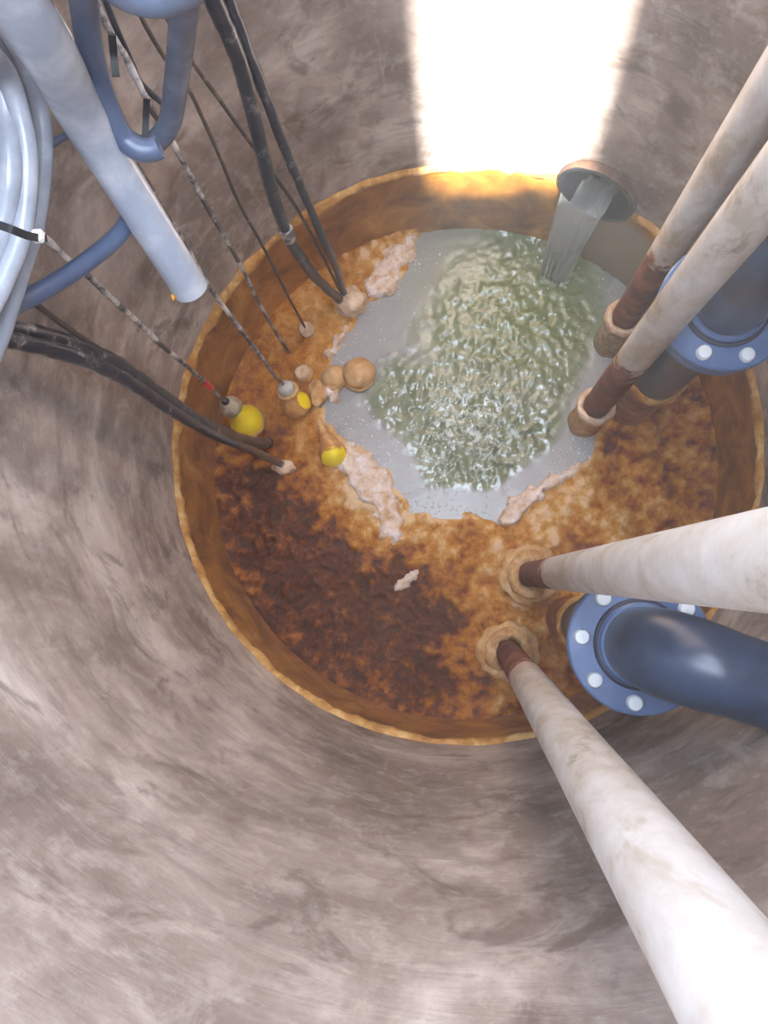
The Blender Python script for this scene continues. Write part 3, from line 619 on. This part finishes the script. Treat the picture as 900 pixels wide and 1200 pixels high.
# ------------------------------------------------------------------ floats and lumps
def axis_lathe(name, base, tip, prof, mat, parent, lump=0.0, seg=40):
    a = Vector(tip) - Vector(base)
    return link(name, lathe_mesh(name, prof, seg, base, a, lump=lump, lump_scale=30), mat, parent)
def pear(r, h, neck):                                 # rounded bottom, tapering to a neck
    out = []
    for k in range(1, 12):
        a = -PI / 2 + PI * 0.80 * k / 11; out.append((r * math.cos(a), r * math.sin(a)))
    r1, h1 = out[-1]
    out += [((r1 + neck) / 2 * 0.96, (h1 + h) / 2), (neck, h), (neck * 0.9, h + 0.004)]
    return out
PT = PATHS
# yellow float
b, c = Vector(FLOATS['yellow'][0]), Vector(FLOATS['yellow'][1])
t = thing('float_switch', (b.x, b.y, 0), 'bright yellow float switch with grey cap, hanging on a cable with red tape', 'float', 'float switches')
up = (c - b).normalized()
axis_lathe('body', b, c, pear(0.046, 0.062, 0.017), M['yellow'], t)
ring_m = lathe_mesh('grime_band', [(0.0462, -0.008), (0.0475, -0.004), (0.0475, 0.002), (0.0462, 0.005)], 40, b - up * 0.012, up, closed=True, lump=0.003)
link('grime_band', ring_m, M['tan'], t)
capo = link('cap', ball_mesh('cap', b + up * 0.088, 0.029, 0.12, 60, (1, 1, 0.9)), M['capgrey'], t)
link('cable_gland', lathe_mesh('cable_gland', [(0.010, 0), (0.010, 0.008), (0.007, 0.012), (0.006, 0.006)], 20, b + up * 0.112, up), M['black'], capo)
pp = [Vector(q) for q in PT['yellow'][:-1]] + [b + up * 0.118]
cab = link('cable', tube_mesh('cable', pp, lambda u: 0.0050 if u < 0.9 else 0.0042, 8, 10, 0.25, 60), M['rope'], t)
rd = Vector(KNOBS['red'])
best = min(range(200), key=lambda k: (catmull(pp, 20)[min(k, len(pp) * 20 - 21)] - rd).length)
cp = catmull(pp, 20); best = min(range(len(cp) - 1), key=lambda k: (cp[k] - rd).length); dr = (cp[best + 1] - cp[best]).normalized()
tp = link('red_tape', tube_mesh('red_tape', [cp[best] - dr * 0.028, cp[best], cp[best] + dr * 0.028], 0.0068, 3, 12), M['red'], cab); tp['label'] = 'red tape wrap'
# tan film float with yellow side and silver cap
b, c = Vector(FLOATS['mixed'][0]), Vector(FLOATS['mixed'][1]); up = (c - b).normalized()
t = thing('float_switch', (b.x, b.y, 0), 'tan-filmed float switch with one yellow side and a silver cap', 'float', 'float switches')
mm = mat_half('float_film_yellow_side', tuple(b + Vector((0.036, 0.012, 0.022))), 0.026, 0.032)
axis_lathe('body', b, c, pear(0.040, 0.05, 0.018), mm, t, 0.003)
link('cap', ball_mesh('cap', b + up * 0.074, 0.022, 0.05, 60), M['silver'], t)
ring2 = lathe_mesh('cap_ring', [(0.022, -0.006), (0.030, -0.004), (0.029, 0.004), (0.022, 0.005)], 36, b + up * 0.064, up, closed=True, lump=0.003); link('cap_ring', ring2, M['tan'], t)
pp = [Vector(q) for q in PT['mixed'][:-1]] + [b + up * 0.094]
link('cable', tube_mesh('cable', pp, lambda u: 0.0046, 8, 10, 0.25, 60), M['rope'], t)
# cone-shaped float lying in the scum
b, c = Vector(FLOATS['cone'][0]), Vector(FLOATS['cone'][1]); up = (c - b).normalized(); L = (c - b).length
t = thing('float_switch', (b.x, b.y, 0), 'cone-shaped float lying in tan film, yellow showing at its wide end', 'float', 'float switches')
mm = mat_half('float_film_yellow_end', tuple(b - up * 0.03 + Vector((0, 0, 0.025))), 0.036, 0.044)
axis_lathe('body', b, c, pear(0.038, L * 0.92, 0.007), mm, t, 0.003)
link('tip', ball_mesh('tip', b + up * L * 0.95, 0.011, 0.2, 60, sub=3), M['tan'], t)
# balls
for key, rr, lab, mt in (('ball_a', 0.043, 'larger tan ball float on the open water edge', 'tan'), ('ball_b', 0.033, 'smaller tan ball float between white foam and the larger ball', 'tan')):
    b = Vector(FLOATS[key][0]); t = thing('ball_float', (b.x, b.y, 0), lab, 'float', 'tan ball floats')
    link('ball', ball_mesh('ball', b, rr, 0.07, 30), M[mt], t)
    ring_crust('film_ring', b.x, b.y, 0.012, rr * 0.86, rr * 1.12, 0.006, M['crust'], t, 0.004, None, 31)
b = Vector(KNOBS['blob']); t = thing('crusted_lump', (b.x, b.y, 0), 'upright tan lump of scum beside the silver-capped float', 'lump')
link('lump', ball_mesh('lump', b, 0.03, 0.35, 40, (0.8, 1.3, 1)), M['tan'], t)
b = Vector(KNOBS['hollow']); t = thing('crusted_lump', (b.x, b.y, 0), 'small hollow tan crust ring above the silver-capped float', 'lump')
ring_crust('crust_ring', b.x, b.y, b.z, 0.006, 0.021, 0.012, M['palecrust'], t, 0.006, None, 40, 24)
link('crust_base', ball_mesh('crust_base', b - Vector((0, 0, 0.02)), 0.024, 0.2, 50, sub=3), M['tan'], t)

# ------------------------------------------------------------------ cables, ropes
def cable(name, key, rad, mat, label, cat='cable', group=None, lump=0.18, sides=12, parent=None, ls=50):
    o = link(name, tube_mesh(name, PT[key], rad, 8, sides, lump, ls), M[mat], parent)
    if parent is None: tag(o, label, cat, group)
    return o
b = Vector(KNOBS['pump'])
t = thing('power_cable', (b.x, b.y, 0), 'thicker black pump cable of the pair at upper centre, ending in crust', 'cable', 'black pump cables')
cable('sheath', 'pump_a', lambda u: 0.0135 - 0.0015 * u, 'cable', '', parent=t)
link('crust_knob', ball_mesh('crust_knob', b - Vector((0, 0.004, 0.03)), 0.044, 0.32, 36, (1, 0.9, 0.8)), M['palecrust'], t)
cp = catmull(PT['pump_a'], 8); kk = len(cp) - 1 - 8 * 2 - 3
link('highlight_band', tube_mesh('highlight_band', [cp[kk], cp[kk + 1], cp[kk + 2]], 0.0142, 2, 14, 0.3, 60), M['rope'], t)  # pale band modelled in place of a bright highlight on the cable
tag(cable('power_cable', 'pump_b', lambda u: 0.0098 - 0.001 * u, 'cable', 'thinner black pump cable of the pair at upper centre', 'cable', 'black pump cables'))
t = thing('power_cable', PT['pump2_a'][-1], 'thick grimy black cable crossing below the yellow float', 'cable', 'black pump cables')
cable('sheath', 'pump2_a', lambda u: 0.0155 - 0.001 * u, 'cablegrime', '', parent=t)
e = Vector(PT['pump2_a'][-1]); d = (e - Vector(PT['pump2_a'][-2])).normalized()
link('cut_end', lathe_mesh('cut_end', [(0.0155, -0.006), (0.016, 0.0), (0.013, 0.003), (0.008, 0.0)], 24, e, d), M['black'], t)
t = thing('power_cable', PT['pump2_b'][-1], 'lower black cable lying against the thick grimy one, its end in pale crust', 'cable', 'black pump cables')
cable('sheath', 'pump2_b', lambda u: 0.0135 - 0.004 * u, 'cablegrime', '', parent=t)
e = Vector(PT['pump2_b'][-1])
link('crust_knob', ball_mesh('crust_knob', e - Vector((-0.004, 0.006, 0.012)), 0.024, 0.35, 50, (1.3, 0.8, 0.7)), M['palecrust'], t)
cable('thin_wire', 'wire_c3', 0.0042, 'wire', 'thin brown wire running above the grimy cable at left', 'cable', None, 0.1, 8)
t = thing('lifting_rope', PT['rope4'][-1], 'white-crusted rope passing just right of the grey conduit', 'rope', 'lifting ropes')
cable('rope', 'rope4', lambda u: 0.0046, 'rope', '', parent=t, lump=0.35, sides=8, ls=70)
e = Vector(KNOBS['thin'])
t = thing('lifting_rope', (e.x, e.y, 0), 'thin brown rope ending in a small tan crust ball', 'rope', 'lifting ropes')
cable('rope', 'thin6', 0.0032, 'wire', '', parent=t, sides=8)
link('crust_knob', ball_mesh('crust_knob', e, 0.021, 0.25, 50, sub=3), M['palecrust'], t)
cable('thin_wire', 'thin10', 0.0034, 'wire', 'thin dark wire running behind the pair of black pump cables', 'cable', None, 0.15, 8)
cable('thin_wire', 'dark9', 0.0042, 'cable', 'short dark cable crossing behind the white-crusted rope to the hose', 'cable', None, 0.1, 8)
cable('thin_wire', 'back8', 0.0055, 'hosedark', 'short dark cable between the left hoses and the conduit', 'cable', None, 0.05, 8)

# ------------------------------------------------------------------ conduit and hoses
e = Vector(PT['conduit'][-1])
t = thing('conduit_pipe', tuple(e), 'long pale grey conduit pipe slanting down from the top left corner', 'pipe')
link('tube', flat_edges(tube_mesh('tube', PT['conduit'], 0.0262, 6, 40, hollow=0.2), 50), M['conduit'], t)
link('orange_smear', ball_mesh('orange_smear', e + Vector((-0.022, -0.012, 0.006)), 0.006, 0.9, 150, (0.8, 1.5, 1.2), 3), M['orangetape'], t)
HOSES = [('hoseA', 0.0135, 'hosedark', 'slate blue hose hooking below the top edge, its cut end facing right', 0.02),
         ('hoseB', 0.0140, 'hose', 'grey-blue hose hanging straight down right of the hooked hose', 0.02),
         ('coil', 0.0170, 'hose', 'thick grey-blue hose arching across the very top edge', 0),
         ('H1', 0.0118, 'hosepale', 'silvery hose at the left edge, leftmost of the tied bundle', 0),
         ('H2', 0.0112, 'hosepale', 'silvery hose second from the left in the tied bundle', 0),
         ('H3', 0.0105, 'hosepale', 'silvery hose on the right side of the tied bundle', 0),
         ('H4', 0.0115, 'hosedark', 'dark slate hose showing between the silvery ones of the bundle', 0),
         ('H5', 0.0120, 'hosedark', 'slate blue hose curving out from behind the conduit to the left edge', 0)]
for key, rr, mt, lab, hol in HOSES:
    o = link('water_hose', tube_mesh('water_hose', PT[key], rr, 8, 18, hollow=hol), M[mt]); tag(o, lab, 'hose', 'hoses hung at the upper left')
t = thing('cable_tie', PT['tie'][3], 'black cable tie with white clasp round the left hose bundle', 'cable tie')
def strap(name, pts, w, th, parent, mat):
    p = catmull(pts, 6); V = []; F = []
    for i, q in enumerate(p):
        T = (p[min(i + 1, len(p) - 1)] - p[max(i - 1, 0)]).normalized(); n = (Vector((0, -0.3, 2.05)) - q).normalized(); s = T.cross(n).normalized(); n = s.cross(T)
        for a, b in ((-1, -1), (1, -1), (1, 1), (-1, 1)): V.append(q + s * w * a + n * th * b)
    for i in range(len(p) - 1):
        for k in range(4): F.append((i * 4 + k, i * 4 + (k + 1) % 4, i * 4 + 4 + (k + 1) % 4, i * 4 + 4 + k))
    F += [(3, 2, 1, 0), tuple(range(len(V) - 4, len(V)))]
    return link(name, mesh(name, V, F, False), M[mat], parent)
strap('strap', PT['tie'], 0.0042, 0.0012, t, 'black')
q = Vector(PT['tie'][3])
o = box('clasp', q.x - 0.006, q.x + 0.006, q.y - 0.0065, q.y + 0.0065, q.z, q.z + 0.009, M['white'], t, 0.0015)
tag(strap('strap_tail', PT['strapA'], 0.0042, 0.0012, None, 'black'), 'black strap tail hanging beside the left arm of the hooked hose', 'strap', 'black strap tails')
tag(strap('strap_tail', PT['strapB'], 0.0040, 0.0012, None, 'black'), 'black strap tail hanging inside the hooked hose', 'strap', 'black strap tails')

# ------------------------------------------------------------------ damp haze hanging in the shaft
hz = bpy.data.materials.new('damp_haze'); hz.use_nodes = True; ht = hz.node_tree; ht.nodes.clear()
ho = ht.nodes.new('ShaderNodeOutputMaterial'); hv = ht.nodes.new('ShaderNodeVolumeScatter')
hv.inputs['Color'].default_value = (1, 1, 1, 1); hv.inputs['Density'].default_value = 0.013; hv.inputs['Anisotropy'].default_value = 0.0
ht.links.new(hv.outputs[0], ho.inputs['Volume'])
haze = link('haze', lathe_mesh('haze', [(R - 0.004, 0.05), (R - 0.004, TOP - 0.02)], 64), hz)
tag(haze, 'thin damp haze hanging in the shaft over the water', 'haze', kind='stuff')
